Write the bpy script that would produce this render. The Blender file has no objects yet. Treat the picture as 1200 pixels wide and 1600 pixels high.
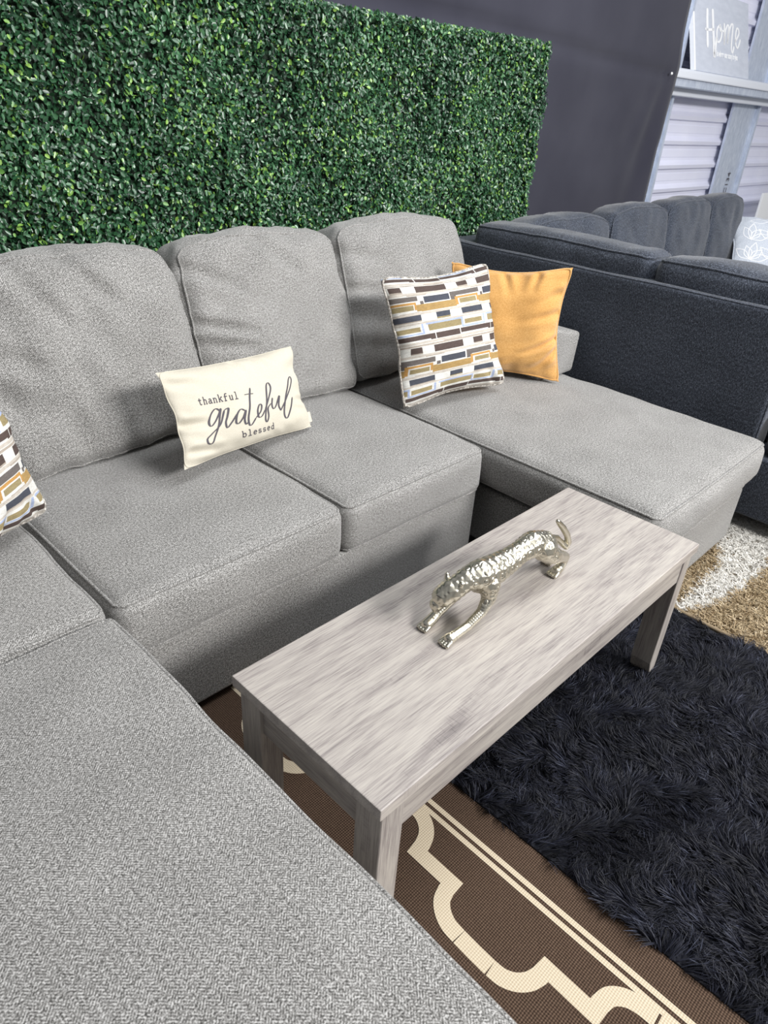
import bpy, bmesh, math, random
import numpy as np
from mathutils import Vector, Matrix
random.seed(7); RNG = np.random.default_rng(11)
SC = bpy.context.scene; COL = SC.collection

# ---------------------------------------------------------------- camera
yaw, pitch, roll = 0.823570912, 0.530558636, 0.0692915
cy_, sy_ = math.cos(yaw), math.sin(yaw)
fw = Vector((sy_*math.cos(pitch), cy_*math.cos(pitch), -math.sin(pitch)))
r0 = Vector((cy_, -sy_, 0)); u0 = r0.cross(fw)
rt = r0*math.cos(roll) + u0*math.sin(roll); up = -r0*math.sin(roll) + u0*math.cos(roll)
cam = bpy.data.cameras.new('camera'); camo = bpy.data.objects.new('camera', cam); COL.objects.link(camo)
M = Matrix((rt, up, -fw)).transposed().to_4x4(); M.translation = Vector((-.52977, -.84857, 1.40207)); camo.matrix_world = M
cam.sensor_fit = 'VERTICAL'; cam.sensor_height = 32; cam.lens = 32*1096.34/1600; cam.clip_start = .05
cam.dof.use_dof = True; cam.dof.focus_distance = 2.0; cam.dof.aperture_fstop = 9
SC.camera = camo

# ---------------------------------------------------------------- light
SC.view_settings.view_transform = 'Standard'; SC.view_settings.look = 'None'
SC.view_settings.gamma = 1; SC.view_settings.use_curve_mapping = False
SC.view_settings.exposure = 0.0
W = bpy.data.worlds.new('world'); SC.world = W; W.use_nodes = True
bg = W.node_tree.nodes['Background']; bg.inputs[0].default_value = (.93, .96, 1, 1); bg.inputs[1].default_value = 0.34
def area(name, loc, target, sx, sy, power, col=(1, 1, 1)):
    l = bpy.data.lights.new(name, 'AREA'); l.shape = 'RECTANGLE'; l.size = sx; l.size_y = sy; l.energy = power; l.color = col
    o = bpy.data.objects.new(name, l); COL.objects.link(o); o.location = loc
    o.rotation_euler = (Vector(target)-Vector(loc)).to_track_quat('-Z', 'Y').to_euler(); return o
area('shopfront_daylight', (2.2, -4.6, 3.65), (1.0, .4, .3), 2.6, .9, 490, (1, .988, .975))
area('overhead_light', (2.0, -.6, 4.2), (1.8, .4, 0), 3.5, 1.4, 120, (.96, .98, 1))

# ---------------------------------------------------------------- helpers
def tag(o, label=None, cat=None, group=None, kind=None):
    if label: o['label'] = label
    if cat: o['category'] = cat
    if group: o['group'] = group
    if kind: o['kind'] = kind
    return o
def empty(name, loc=(0, 0, 0), rz=0, mat=None):
    o = bpy.data.objects.new(name, None); COL.objects.link(o)
    if mat is not None: o.matrix_world = mat
    else: o.location = loc; o.rotation_euler = (0, 0, rz)
    o.empty_display_size = .05
    return o
def mesh(name, V, F, mat, parent=None, smooth=True, uv=None, M=None):
    me = bpy.data.meshes.new(name); V = np.asarray(V, float)
    me.from_pydata(V.tolist(), [], [tuple(map(int, f)) for f in F]) if not isinstance(F, np.ndarray) else fast(me, V, F)
    if mat: 
        for m in (mat if isinstance(mat, list) else [mat]): me.materials.append(m)
    me.update()
    if smooth: me.polygons.foreach_set('use_smooth', [True]*len(me.polygons))
    if uv is not None:
        l = me.uv_layers.new(name='UVMap'); l.data.foreach_set('uv', np.asarray(uv, np.float32).ravel())
    o = bpy.data.objects.new(name, me); COL.objects.link(o)
    if parent: o.parent = parent
    if M is not None: o.matrix_local = M
    return o
def fast(me, V, F):
    me.vertices.add(len(V)); me.vertices.foreach_set('co', V.astype(np.float32).ravel())
    n, k = F.shape
    me.loops.add(n*k); me.loops.foreach_set('vertex_index', F.astype(np.int32).ravel())
    me.polygons.add(n); me.polygons.foreach_set('loop_start', np.arange(0, n*k, k, dtype=np.int32))
    try: me.polygons.foreach_set('loop_total', np.full(n, k, np.int32))
    except Exception: pass
    me.update(calc_edges=True); me.validate()
def box_bm(bm, lo, hi):
    r = bmesh.ops.create_cube(bm, size=1)['verts']
    for v in r: v.co = Vector([(lo[i]+hi[i])/2 + v.co[i]*(hi[i]-lo[i]) for i in range(3)])
    return r
def bmobj(name, bm, mat, parent=None, bev=0, seg=2, smooth=False, M=None):
    if bev: bmesh.ops.bevel(bm, geom=bm.edges[:], offset=bev, segments=seg, profile=.6, affect='EDGES', clamp_overlap=True)
    bmesh.ops.recalc_face_normals(bm, faces=bm.faces[:])
    me = bpy.data.meshes.new(name); bm.to_mesh(me); bm.free(); me.materials.append(mat)
    if smooth: me.polygons.foreach_set('use_smooth', [True]*len(me.polygons))
    o = bpy.data.objects.new(name, me); COL.objects.link(o)
    if parent: o.parent = parent
    if M is not None: o.matrix_local = M
    return o
def box(name, lo, hi, mat, parent=None, bev=.003, **k):
    bm = bmesh.new(); box_bm(bm, lo, hi); return bmobj(name, bm, mat, parent, bev, **k)
def tube(name, P, r, mat, parent=None, closed=False, n=6, M=None):
    P = [Vector(p) for p in P]; N = len(P); V = []; F = []
    rr = r if hasattr(r, '__len__') else [r]*N
    nrm = None
    for i, p in enumerate(P):
        a = P[(i-1) % N] if (closed or i > 0) else p; b = P[(i+1) % N] if (closed or i < N-1) else p
        t = (b-a).normalized()
        if nrm is None: nrm = t.orthogonal().normalized()
        nrm = (nrm - t*nrm.dot(t)).normalized(); bi = t.cross(nrm)
        for k in range(n):
            an = 2*math.pi*k/n; V.append(p + (nrm*math.cos(an)+bi*math.sin(an))*rr[i])
    for i in range(N if closed else N-1):
        j = (i+1) % N
        for k in range(n): F.append((i*n+k, i*n+(k+1) % n, j*n+(k+1) % n, j*n+k))
    if not closed: F += [tuple(range(n-1, -1, -1)), tuple((N-1)*n+k for k in range(n))]
    return mesh(name, V, F, mat, parent, M=M)
def wob(P, s, seed, amp=1.):
    """smooth pseudo noise, sum of random sinusoids; s = wavelength"""
    g = np.random.default_rng(seed); out = 0
    for k in range(7):
        d = g.normal(size=3); d /= np.linalg.norm(d); w = 2*math.pi/(s*g.uniform(.6, 1.7))
        out = out + np.sin(P@d*w + g.uniform(0, 6.28))
    return out*amp/3.

# ---------------------------------------------------------------- materials
def newmat(name, rough=.7, col=(.5, .5, .5), metal=0., spec=.5):
    m = bpy.data.materials.new(name); m.use_nodes = True; b = m.node_tree.nodes['Principled BSDF']
    b.inputs['Base Color'].default_value = (*col, 1); b.inputs['Roughness'].default_value = rough
    b.inputs['Metallic'].default_value = metal; b.inputs['Specular IOR Level'].default_value = spec
    return m, m.node_tree, b
class NT:
    def __init__(s, nt): s.t = nt
    def n(s, typ, **k):
        x = s.t.nodes.new(typ)
        for a, b in k.items(): setattr(x, a, b)
        return x
    def l(s, a, b): s.t.links.new(a, b)
    def math(s, op, a, b=None, c=None, clamp=False):
        x = s.t.nodes.new('ShaderNodeMath'); x.operation = op; x.use_clamp = clamp
        for i, v in enumerate((a, b, c)):
            if v is None: continue
            if isinstance(v, (int, float)): x.inputs[i].default_value = v
            else: s.l(v, x.inputs[i])
        return x.outputs[0]
    def ramp(s, fac, stops, interp='LINEAR'):
        x = s.t.nodes.new('ShaderNodeValToRGB'); x.color_ramp.interpolation = interp
        e = x.color_ramp.elements
        while len(e) < len(stops): e.new(.5)
        for i, (p, c) in enumerate(stops): e[i].position = p; e[i].color = (*c, 1)
        s.l(fac, x.inputs[0]); return x.outputs[0]
    def noise(s, vec, scale, detail=2, rough=.5):
        x = s.t.nodes.new('ShaderNodeTexNoise'); x.inputs['Scale'].default_value = scale
        x.inputs['Detail'].default_value = detail; x.inputs['Roughness'].default_value = rough
        if vec is not None: s.l(vec, x.inputs['Vector'])
        return x.outputs[0]
    def scale(s, vec, sc, rot=0):
        x = s.t.nodes.new('ShaderNodeMapping'); x.inputs['Scale'].default_value = sc; x.inputs['Rotation'].default_value = (0, 0, rot)
        s.l(vec, x.inputs['Vector']); return x.outputs[0]
    def uv(s): return s.n('ShaderNodeTexCoord').outputs['UV']
    def obj(s): return s.n('ShaderNodeTexCoord').outputs['Object']
    def bump(s, h, b, strength=.3, dist=.002):
        x = s.n('ShaderNodeBump'); x.inputs['Strength'].default_value = strength; x.inputs['Distance'].default_value = dist
        s.l(h, x.inputs['Height']); s.l(x.outputs[0], b.inputs['Normal'])
def fabric(name, lo, mid, hi, fine=430, herr=.22, blotch=.10, rough=.85, sheen=.25, strand=(1, 1, 1)):
    m, t, b = newmat(name, rough, spec=.25); N = NT(t); uv = N.uv()
    x = N.n('ShaderNodeSeparateXYZ'); N.l(uv, x.inputs[0])
    col = N.math('DIVIDE', x.outputs[0], .011); fr = N.math('FRACT', col)
    par = N.math('FLOORED_MODULO', N.math('FLOOR', col), 2.)
    tri = N.math('ABSOLUTE', N.math('SUBTRACT', fr, par))           # zig-zag in u
    z = N.math('ADD', N.math('DIVIDE', x.outputs[1], .0052), N.math('MULTIPLY', tri, 2.2))
    h = N.math('PINGPONG', z, .5)                                    # 0..0.5
    uvs = N.scale(uv, strand)
    n1 = N.math('ADD', N.math('MULTIPLY', N.noise(uvs, fine, 2, .6), .66), N.math('MULTIPLY', N.noise(uvs, fine*.45, 2, .6), .34)); n2 = N.noise(uv, 7, 3, .55); n3 = N.noise(uv, 110, 2)
    v = N.math('ADD', N.math('MULTIPLY', N.math('SUBTRACT', n1, .5), 3.5), .5)
    v = N.math('ADD', v, N.math('MULTIPLY', N.math('SUBTRACT', h, .25), herr*4))
    v = N.math('ADD', v, N.math('MULTIPLY', N.math('SUBTRACT', n2, .5), blotch*2.2))
    v = N.math('ADD', v, N.math('MULTIPLY', N.math('SUBTRACT', n3, .5), .28), clamp=True)
    N.l(N.ramp(v, [(0.02, lo), (.5, mid), (.98, hi)]), b.inputs['Base Color'])
    N.bump(v, b, .25, .0007)
    b.inputs['Sheen Weight'].default_value = sheen; b.inputs['Sheen Roughness'].default_value = .5
    return m
GREY = fabric('grey_chenille', (.045, .043, .040), (.220, .214, .204), (.57, .56, .545))
DARK = fabric('charcoal_chenille', (.004, .006, .011), (.029, .036, .053), (.135, .155, .20), herr=.05, sheen=.3, strand=(1, .4, 1), blotch=.12)
YEL = fabric('mustard_velvet', (.52, .265, .070), (.61, .325, .097), (.68, .39, .135), fine=260, herr=0, blotch=.5, sheen=.6)
CREAM = fabric('cream_cotton', (.51, .465, .375), (.585, .545, .45), (.65, .615, .53), fine=700, herr=0, blotch=.12, sheen=.05)
PALE = fabric('pale_grey_weave', (.36, .40, .46), (.52, .56, .63), (.74, .78, .84), fine=300, herr=.05, sheen=.1)
INK, _t, _b = newmat('grey_ink', .8, (.075, .068, .08))
WHITEP, _t, _b = newmat('white_paint', .6, (.92, .93, .95))

def wood(name, tone=1., axis=0):
    m, t, b = newmat(name, .38, spec=.45); N = NT(t); ob = N.obj()
    s1 = (2.2, 24, 24) if axis == 0 else ((24, 2.2, 24) if axis == 1 else (24, 24, 2.2))
    s2 = (9, 230, 230) if axis == 0 else ((230, 9, 230) if axis == 1 else (230, 230, 9))
    s3 = (1.2, 6, 6) if axis == 0 else ((6, 1.2, 6) if axis == 1 else (6, 6, 1.2))
    a = N.noise(N.scale(ob, s1), 1.6, 5, .62); c = N.noise(N.scale(ob, s2), 1.7, 3, .6); d = N.noise(N.scale(ob, s3), 2.2, 4, .55)
    cr = N.noise(N.scale(ob, (160, 12, 12) if axis == 0 else (12, 12, 160)), 1.6, 1)     # saw marks across the grain
    pm = N.math('MULTIPLY', N.math('SUBTRACT', d, .56, clamp=True), 3.5, clamp=True)
    v = N.math('ADD', N.math('MULTIPLY', a, .45), N.math('MULTIPLY', c, .55))
    po = N.noise(N.scale(ob, (5, 300, 300) if axis == 0 else ((300, 5, 300) if axis == 1 else (300, 300, 5))), 1.5, 3, .7)
    v = N.math('SUBTRACT', v, N.math('MULTIPLY', N.math('MULTIPLY', N.math('SUBTRACT', po, .56, clamp=True), 5., clamp=True), .13))
    v = N.math('SUBTRACT', v, N.math('MULTIPLY', pm, .20))
    v = N.math('SUBTRACT', v, N.math('MULTIPLY', N.math('MULTIPLY', N.math('GREATER_THAN', cr, .6), pm), .16))
    k = lambda c_: tuple(q*tone for q in c_)
    col = N.ramp(v, [(.24, k((.17, .15, .148))), (.41, k((.34, .305, .288))), (.52, k((.475, .435, .40))), (.70, k((.60, .56, .50)))])
    N.l(col, b.inputs['Base Color']); N.bump(c, b, .06, .001)
    return m
WOODT = wood('greywashed_oak', .92, 0); WOODL = wood('greywashed_oak_upright', .80, 2)
WOODY = wood('greywashed_oak_cross', .80, 1); WOODX = wood('greywashed_oak_rail', .80, 0)

# ---------------------------------------------------------------- soft upholstery box
class Soft:
    def __init__(s, size, r, pos=(0, 0, 0), neg=(0, 0, 0), fn=None, ex=.9, rk=None):
        s.h = np.array(size)/2; s.r = r; s.pos = np.array(pos); s.neg = np.array(neg); s.fn = fn; s.ex = ex
    def map(s, c):
        c = np.atleast_2d(np.asarray(c, float)); h = s.h; inn = np.clip(c, -(h-s.r), h-s.r); d = c-inn
        L = np.linalg.norm(d, axis=1, keepdims=True); n = d/np.maximum(L, 1e-9); P = inn+n*s.r
        q = np.clip(1-(P/h)**2, 0, 1)**s.ex; out = P.copy()
        for a in range(3):
            o = [i for i in range(3) if i != a]; amt = np.where(n[:, a] > 0, s.pos[a], s.neg[a])
            out[:, a] += n[:, a]*amt*q[:, o[0]]*q[:, o[1]]
        if s.fn is not None: out = s.fn(out, n, c)
        return out
    def grid(s, L, res):
        n = max(6, int(2*L/res)); r = s.r
        inner = np.linspace(-(L-r), L-r, n); e = np.linspace(0, 1, 5)[1:]*r
        return np.concatenate([-(L-r)-e[::-1], inner, (L-r)+e])
    def build(s, name, mat, parent=None, res=.02, M=None):
        h = s.h; Vs = []; Fs = []; UV = []; off = 0
        for a in range(3):
            o = [i for i in range(3) if i != a]
            A = s.grid(h[o[0]], res); B = s.grid(h[o[1]], res); na, nb = len(A), len(B)
            aa, bb = np.meshgrid(A, B, indexing='ij')
            for sg in (1, -1):
                c = np.zeros((na*nb, 3)); c[:, o[0]] = aa.ravel(); c[:, o[1]] = bb.ravel(); c[:, a] = sg*h[a]
                P = s.map(c); i, j = np.meshgrid(np.arange(na-1), np.arange(nb-1), indexing='ij')
                q = (i*nb+j).ravel(); f = np.stack([q, q+nb, q+nb+1, q+1], 1)
                flip = (sg > 0) == (a == 1)
                if flip: f = f[:, ::-1]
                Fs.append(f+off); Vs.append(P); uvp = c[:, o] + np.array([a*3.1+.7, sg*1.7]); UV.append(uvp[f.ravel()]); off += na*nb
        V = np.concatenate(Vs); F = np.concatenate(Fs); UV = np.concatenate(UV)
        ob = mesh(name, V, np.ascontiguousarray(F), mat, parent, uv=UV, M=M)
        bm = bmesh.new(); bm.from_mesh(ob.data); bmesh.ops.remove_doubles(bm, verts=bm.verts[:], dist=1e-5); bm.to_mesh(ob.data); bm.free()
        ob.data.polygons.foreach_set('use_smooth', [True]*len(ob.data.polygons))
        return ob
    def loop(s, axis, sg, step=.02, inset=0.0, lift=0.002):
        """closed path round the edge of one face"""
        o = [i for i in range(3) if i != axis]; h = s.h; a, b = h[o[0]], h[o[1]]; pts = []
        def seg(p, q):
            n = max(3, int(np.hypot(q[0]-p[0], q[1]-p[1])/step))
            for k in range(n):
                t = k/n; pts.append((p[0]+(q[0]-p[0])*t, p[1]+(q[1]-p[1])*t))
        k = min(s.r*.6, .03)
        ring = [(-a+k, -b), (a-k, -b), (a, -b+k), (a, b-k), (a-k, b), (-a+k, b), (-a, b-k), (-a, -b+k)]
        for i in range(8): seg(ring[i], ring[(i+1) % 8])
        c = np.zeros((len(pts), 3)); c[:, o[0]] = [p[0] for p in pts]; c[:, o[1]] = [p[1] for p in pts]; c[:, axis] = sg*(h[axis]-inset)
        P = s.map(c); ctr = P.mean(0); d = P-s.map(c*.97); d /= np.maximum(np.linalg.norm(d, axis=1, keepdims=True), 1e-9)
        return P+d*lift
def T3(x, y, z, rx=0, ry=0, rz=0):
    return Matrix.Translation((x, y, z)) @ Matrix.Rotation(rz, 4, 'Z') @ Matrix.Rotation(ry, 4, 'Y') @ Matrix.Rotation(rx, 4, 'X')
def creases(lst, face_axis=1, sgn=-1):
    o = [i for i in range(3) if i != face_axis]
    def f(P, n, c):
        off = np.zeros(len(P))
        for (ax, az, bx, bz, w, dep) in lst:
            p = P[:, o]; a = np.array([ax, az]); b = np.array([bx, bz]); ab = b-a
            t = np.clip(((p-a)@ab)/(ab@ab), 0, 1); q = a+t[:, None]*ab; d = np.linalg.norm(p-q, axis=1)
            off -= dep*np.exp(-(d/w)**2)*(np.sin(np.pi*np.clip(t*.9+.1, 0, 1))**.5); off += .55*dep*np.exp(-((d-2.1*w)/w)**2)*(np.sin(np.pi*np.clip(t*.9+.1, 0, 1))**.5)
        return P+n*off[:, None]
    return f

# ================================================================ SETTING
m, t, b = newmat('concrete_floor', .6); N = NT(t); N.l(N.ramp(N.noise(N.obj(), 5, 5), [(.3, (.12, .115, .11)), (.7, (.2, .195, .19))]), b.inputs['Base Color'])
FLOOR = m
o = box('floor', (-3, -6, -.1), (9, 2.4, 0), FLOOR, bev=0); tag(o, 'plain grey concrete floor under the rugs', kind='structure')

# corrugated wall: long sheets, flat pans with trapezoid ribs running sideways
STEEL, t, b = newmat('white_steel_sheet', .42, (.74, .76, .88), .0, .5)
N = NT(t); N.l(N.ramp(N.noise(N.obj(), 3, 3), [(.3, (.76, .77, .92)), (.7, (.82, .83, .96))]), b.inputs['Base Color'])
def sheet(name, z0, n, x0, x1, y, parent=None):
    prof = []; z = z0
    for k in range(n):
        prof += [(z, 0), (z+.008, -.028), (z+.03, -.034), (z+.05, -.012), (z+.062, 0), (z+.085, 0), (z+.09, -.003), (z+.14, -.003), (z+.145, 0)]; z += .175
    prof.append((z, 0)); V = []; F = []
    for (zz, yy) in prof: V += [(x0, y+yy, zz), (x1, y+yy, zz)]
    for i in range(len(prof)-1): F.append((2*i, 2*i+1, 2*i+3, 2*i+2))
    o = mesh(name, V, F, STEEL, parent, smooth=False)
    s = o.modifiers.new('t', 'SOLIDIFY'); s.thickness = .004; s.offset = 1
    return o
wall = empty('wall_back', (0, 0, 0)); tag(wall, kind='structure')
sheet('corrugated_sheet', .0, 9, -3, 9, 1.986, wall); sheet('corrugated_sheet', 1.575, 9, -3, 9, 1.980, wall)
BLOCKC, t, b = newmat('light_block_dark', .9, (.045, .045, .055))
o = box('unseen_light_block', (-3, -6, 0), (-2.9, 2.2, 2.8), BLOCKC, bev=0); tag(o, kind='structure')  # added out of view to hold back ambient light from the left
GALV, t, b = newmat('galvanised_steel', .42, (.6, .65, .72), .35, .5); N = NT(t)
N.l(N.ramp(N.noise(N.scale(N.obj(), (14, 14, 5)), 3, 4, .65), [(.3, (.50, .56, .68)), (.55, (.62, .68, .80)), (.75, (.76, .81, .90))]), b.inputs['Base Color'])
STEELB, _, _ = newmat('bright_galvanised_lip', .4, (.80, .83, .90), .15)
def channel_bm(bm, P0, P1, wdir, ddir, w, d, t=.004, lip=.02):
    """C section: web at the far side, flanges along ddir, lips"""
    P0, P1, wdir, ddir = map(Vector, (P0, P1, wdir, ddir))
    pr = [(0, d), (0, 0), (w, 0), (w, d)]
    sec = [(lip, 0), (0, 0), (0, d), (w, d), (w, 0), (w-lip, 0), (w-lip, t), (w-t, t), (w-t, d-t), (t, d-t), (t, t), (lip, t)]
    a = [bm.verts.new(P0+wdir*x+ddir*y) for x, y in sec]; c = [bm.verts.new(P1+wdir*x+ddir*y) for x, y in sec]
    n = len(sec)
    for i in range(n): bm.faces.new((a[i], a[(i+1) % n], c[(i+1) % n], c[i]))
    bm.faces.new(a); bm.faces.new(c[::-1])
# horizontal girt, opening towards the room at top
girt = empty('steel_girt', (5.5, 1.75, 1.58)); tag(girt, 'long horizontal galvanised girt carrying the Home sign', 'beam')
def inv(o, n): 
    n.parent = o; n.matrix_parent_inverse = Matrix.Translation(-Vector(o.location)); return n
def extr(name, prof, mat, par):
    n = len(prof); V = [(4.3, y, z) for y, z in prof]+[(9, y, z) for y, z in prof]
    F = [(i, (i+1) % n, (i+1) % n+n, i+n) for i in range(n)]+[tuple(range(n))[::-1], tuple(range(n, 2*n))]
    bm = bmesh.new(); vs = [bm.verts.new(v) for v in V]; [bm.faces.new([vs[i] for i in f]) for f in F]
    return inv(par, bmobj(name, bm, mat))
extr('top_flange', [(1.878, 1.7155), (1.775, 1.7155), (1.775, 1.712), (1.878, 1.712)], GALV, girt)
extr('rounded_lip', [(1.7745, 1.7155), (1.752, 1.708), (1.740, 1.694), (1.736, 1.662), (1.738, 1.655), (1.7745, 1.655)], STEELB, girt)
extr('web', [(1.752, 1.6545), (1.752, 1.606), (1.756, 1.602), (1.870, 1.602), (1.870, 1.6545)], GALV, girt)
extr('bottom_lip', [(1.835, 1.6015), (1.832, 1.556), (1.836, 1.552), (1.878, 1.552), (1.878, 1.6015)], STEELB, girt)
def stud(x0, x1, z0, z1, label):
    s = empty('steel_stud', ((x0+x1)/2, 1.91, z0)); tag(s, label, 'stud', 'steel studs of the back wall')
    for nm, lo, hi in (('web', (x0, 1.915, z0), (x1-.03, 1.919, z1)), ('flange', (x1-.032, 1.882, z0), (x1-.022, 1.936, z1)),
                       ('lip', (x1-.022, 1.882, z0), (x1, 1.887, z1)), ('flange', (x0, 1.919, z0), (x0+.008, 1.936, z1))):
        inv(s, box(nm, lo, hi, GALV, bev=0))
    return s
stud(6.50, 7.04, 0, 1.60, 'wide galvanised stud below the girt, with stamped code beside far sofa')
st2 = stud(4.80, 5.265, 0, 1.60, 'galvanised stud half covered by the dark curtain edge')
stud(6.55, 7.08, 1.60, 2.7, 'galvanised stud above the girt, right of the Home sign')
stud(4.80, 5.262, 1.60, 2.7, 'galvanised stud above the girt, left of the Home sign')
def text_obj(name, s, size, mat, parent, M, ext=.0006):
    c = bpy.data.curves.new(name, 'FONT'); c.body = s; c.size = size; c.extrude = ext; c.offset = .0018 if size < .08 else 0; c.align_x = 'LEFT'
    o = bpy.data.objects.new(name, c); COL.objects.link(o)
    me = bpy.data.meshes.new_from_object(o.evaluated_get(bpy.context.evaluated_depsgraph_get())); COL.objects.unlink(o); bpy.data.objects.remove(o)
    me.name = name; me.materials.clear(); me.materials.append(mat)
    k = bpy.data.objects.new(name, me); COL.objects.link(k); k.parent = parent; k.matrix_local = M; return k
st0 = [o for o in COL.objects if o.name == 'steel_stud'][0]
text_obj('stamped_code', 'C134', .085, INK, st0, Matrix.Translation((.06, .002, .83)) @ Matrix.Rotation(math.pi/2, 4, 'X') @ Matrix.Rotation(math.pi/2, 4, 'Z'))
b_ = box('white_board', (7.19, 1.69, 0), (7.9, 1.71, .85), WHITEP, bev=.003); tag(b_, 'white board edge standing against corrugated wall at far right', 'board')

# Home sign leaning on the wall, on the girt
upv = Vector((0, .16, .5)).normalized(); nv = Vector((1, 0, 0)).cross(upv).normalized()
MS = Matrix((Vector((1, 0, 0)), upv, nv)).transposed().to_4x4(); MS.translation = Vector((5.265, 1.772, 1.7175))
sign = empty('home_sign', mat=MS); tag(sign, 'pale grey canvas sign reading Home, leaning on the steel girt', 'sign')
SG, t, b = newmat('pale_grey_canvas', .7); N = NT(t); N.l(N.ramp(N.noise(N.scale(N.obj(), (3, 9, 9)), 3, 4), [(.35, (.53, .565, .65)), (.65, (.585, .62, .705))]), b.inputs['Base Color'])
box('panel', (0, 0, -.03), (1.01, .528, 0), SG, sign, bev=.002)
box('canvas_edge', (-.022, 0, -.03), (-.0005, .528, .001), WHITEP, sign, bev=.001).data.name = 'canvas_edge'

def spline(pts, per=8):
    P = [np.array(p, float) for p in pts]
    if len(P) < 3: return np.array([P[0]+(P[-1]-P[0])*k/per for k in range(per+1)])
    P = [2*P[0]-P[1]]+P+[2*P[-1]-P[-2]]; out = []
    for i in range(1, len(P)-2):
        for k in range(per):
            t = k/per; out.append(.5*((2*P[i])+(-P[i-1]+P[i+1])*t+(2*P[i-1]-5*P[i]+4*P[i+1]-P[i+2])*t*t+(-P[i-1]+3*P[i]-3*P[i+1]+P[i+2])*t**3))
    out.append(P[-2]); return np.array(out)
def ribbon(pts, width, closed=False):
    """2D polyline -> quad strip; width scalar or array"""
    P = np.asarray(pts, float); d = np.gradient(P, axis=0); d /= np.maximum(np.linalg.norm(d, axis=1, keepdims=True), 1e-9)
    n = np.stack([-d[:, 1], d[:, 0]], 1); w = np.broadcast_to(np.asarray(width, float), (len(P),))[:, None]/2
    V = np.empty((2*len(P), 2)); V[0::2] = P-n*w; V[1::2] = P+n*w
    return V, [(2*i, 2*i+2, 2*i+3, 2*i+1) for i in range(len(P)-1)]
def pen(P, lo, hi):
    d = np.gradient(P, axis=0); dn = np.abs(d[:, 1])/np.maximum(np.linalg.norm(d, axis=1), 1e-9); w = lo+(hi-lo)*dn**1.5
    w[0] *= .6; w[-1] *= .4; return w
HOME = {"H1": [[5.484, .408], [5.477, .321], [5.477, .159]], "H2": [[5.577, .415], [5.58, .331], [5.586, .243], [5.595, .113], [5.616, .17], [5.644, .242]], "Hc": [[5.437, .275], [5.511, .276], [5.601, .287]], "o": [[5.707, .325], [5.66, .299], [5.645, .256], [5.663, .213], [5.709, .227], [5.739, .279], [5.707, .325], [5.715, .29], [5.776, .293]], "m": [[5.787, .346], [5.788, .283], [5.783, .206], [5.806, .292], [5.848, .337], [5.871, .326], [5.857, .276], [5.845, .218], [5.878, .299], [5.925, .35], [5.954, .342], [5.932, .261], [5.918, .189], [5.943, .165], [5.975, .208]], "e": [[5.993, .238], [6.065, .295], [6.065, .328], [6.031, .332], [6.004, .282], [6.01, .225], [6.042, .203], [6.075, .231], [6.101, .266]]}
V = []; F = []
for k, pts in HOME.items():
    P = spline(pts); v, f = ribbon(P, pen(P, .016, .038) if k[0] == 'H' else pen(P, .013, .026))
    F += [tuple(i+len(V) for i in q) for q in f]; V += [(x-5.265, z, .0015) for x, z in v]
mesh('lettering', V, F, WHITEP, sign, smooth=False)
text_obj('small_lettering', 'is where our story begins', .050, WHITEP, sign, Matrix.Translation((.375, .118, .001)) @ Matrix.Diagonal((.78, 1.1, 1, 1)))

# dark curtain
CURT, t, b = newmat('black_curtain_cloth', .8, spec=.2); N = NT(t)
N.l(N.ramp(N.noise(N.obj(), 2.5, 4), [(.3, (.028, .028, .043)), (.7, (.040, .040, .057))]), b.inputs['Base Color']); b.inputs['Sheen Weight'].default_value = .15
nx, nz = 150, 90; V = []; ez = [0, .9, 1.238, 1.30, 1.367, 1.66, 1.72, 1.86, 2.06, 2.8]; exx = [4.62, 4.676, 4.68, 4.715, 4.73, 4.765, 4.755, 4.721, 4.69, 4.60]
for j in range(nz+1):
    z = .02+2.78*j/nz; xr = float(np.interp(z, ez, exx))
    for i in range(nx+1):
        s = i/nx; x = -1.5+(xr+1.5)*s; y = 1.66
        y += .007*math.sin(x*3.1+z*1.2)+.003*math.sin(x*7-z*4)
        y += .020*math.exp(-((z-1.70-.055*math.sin(x*.9))/.03)**2)*(1 if x < 4.6 else .3)            # horizontal fold line
        dd = (x-4.62)*.30-(z-1.66)*.955; s_ = max(0, 1.66-z)
        y += .018*math.sin((x-4.72)*40/(1+s_*2.2))*math.exp(-((4.75-x)/.35)**2)*min(1, s_*3)
        y += .02*math.sin((z-.35*x)*9)*max(0, z-1.7)
        V.append((x, y, z))
F = [(j*(nx+1)+i, j*(nx+1)+i+1, (j+1)*(nx+1)+i+1, (j+1)*(nx+1)+i) for j in range(nz) for i in range(nx)]
cur = mesh('curtain', V, F, CURT); s = cur.modifiers.new('t', 'SOLIDIFY'); s.thickness = .003
croot = empty('hanging_curtain', (1.6, 1.66, 0)); tag(croot, 'dark charcoal cloth curtain hanging behind the green hedge panel', 'curtain')
cur.name = 'cloth'; inv(croot, cur)
bm = bmesh.new(); bmesh.ops.create_cone(bm, cap_ends=True, segments=12, radius1=.009, radius2=.006, depth=.006)
bb = bmobj('grommet', bm, WHITEP); bb.matrix_world = Matrix.Translation((4.626, 1.637, 1.66)) @ Matrix.Rotation(math.pi/2, 4, 'X'); bb.parent = croot; bb.matrix_parent_inverse = Matrix.Translation(-Vector(croot.location))

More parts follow.
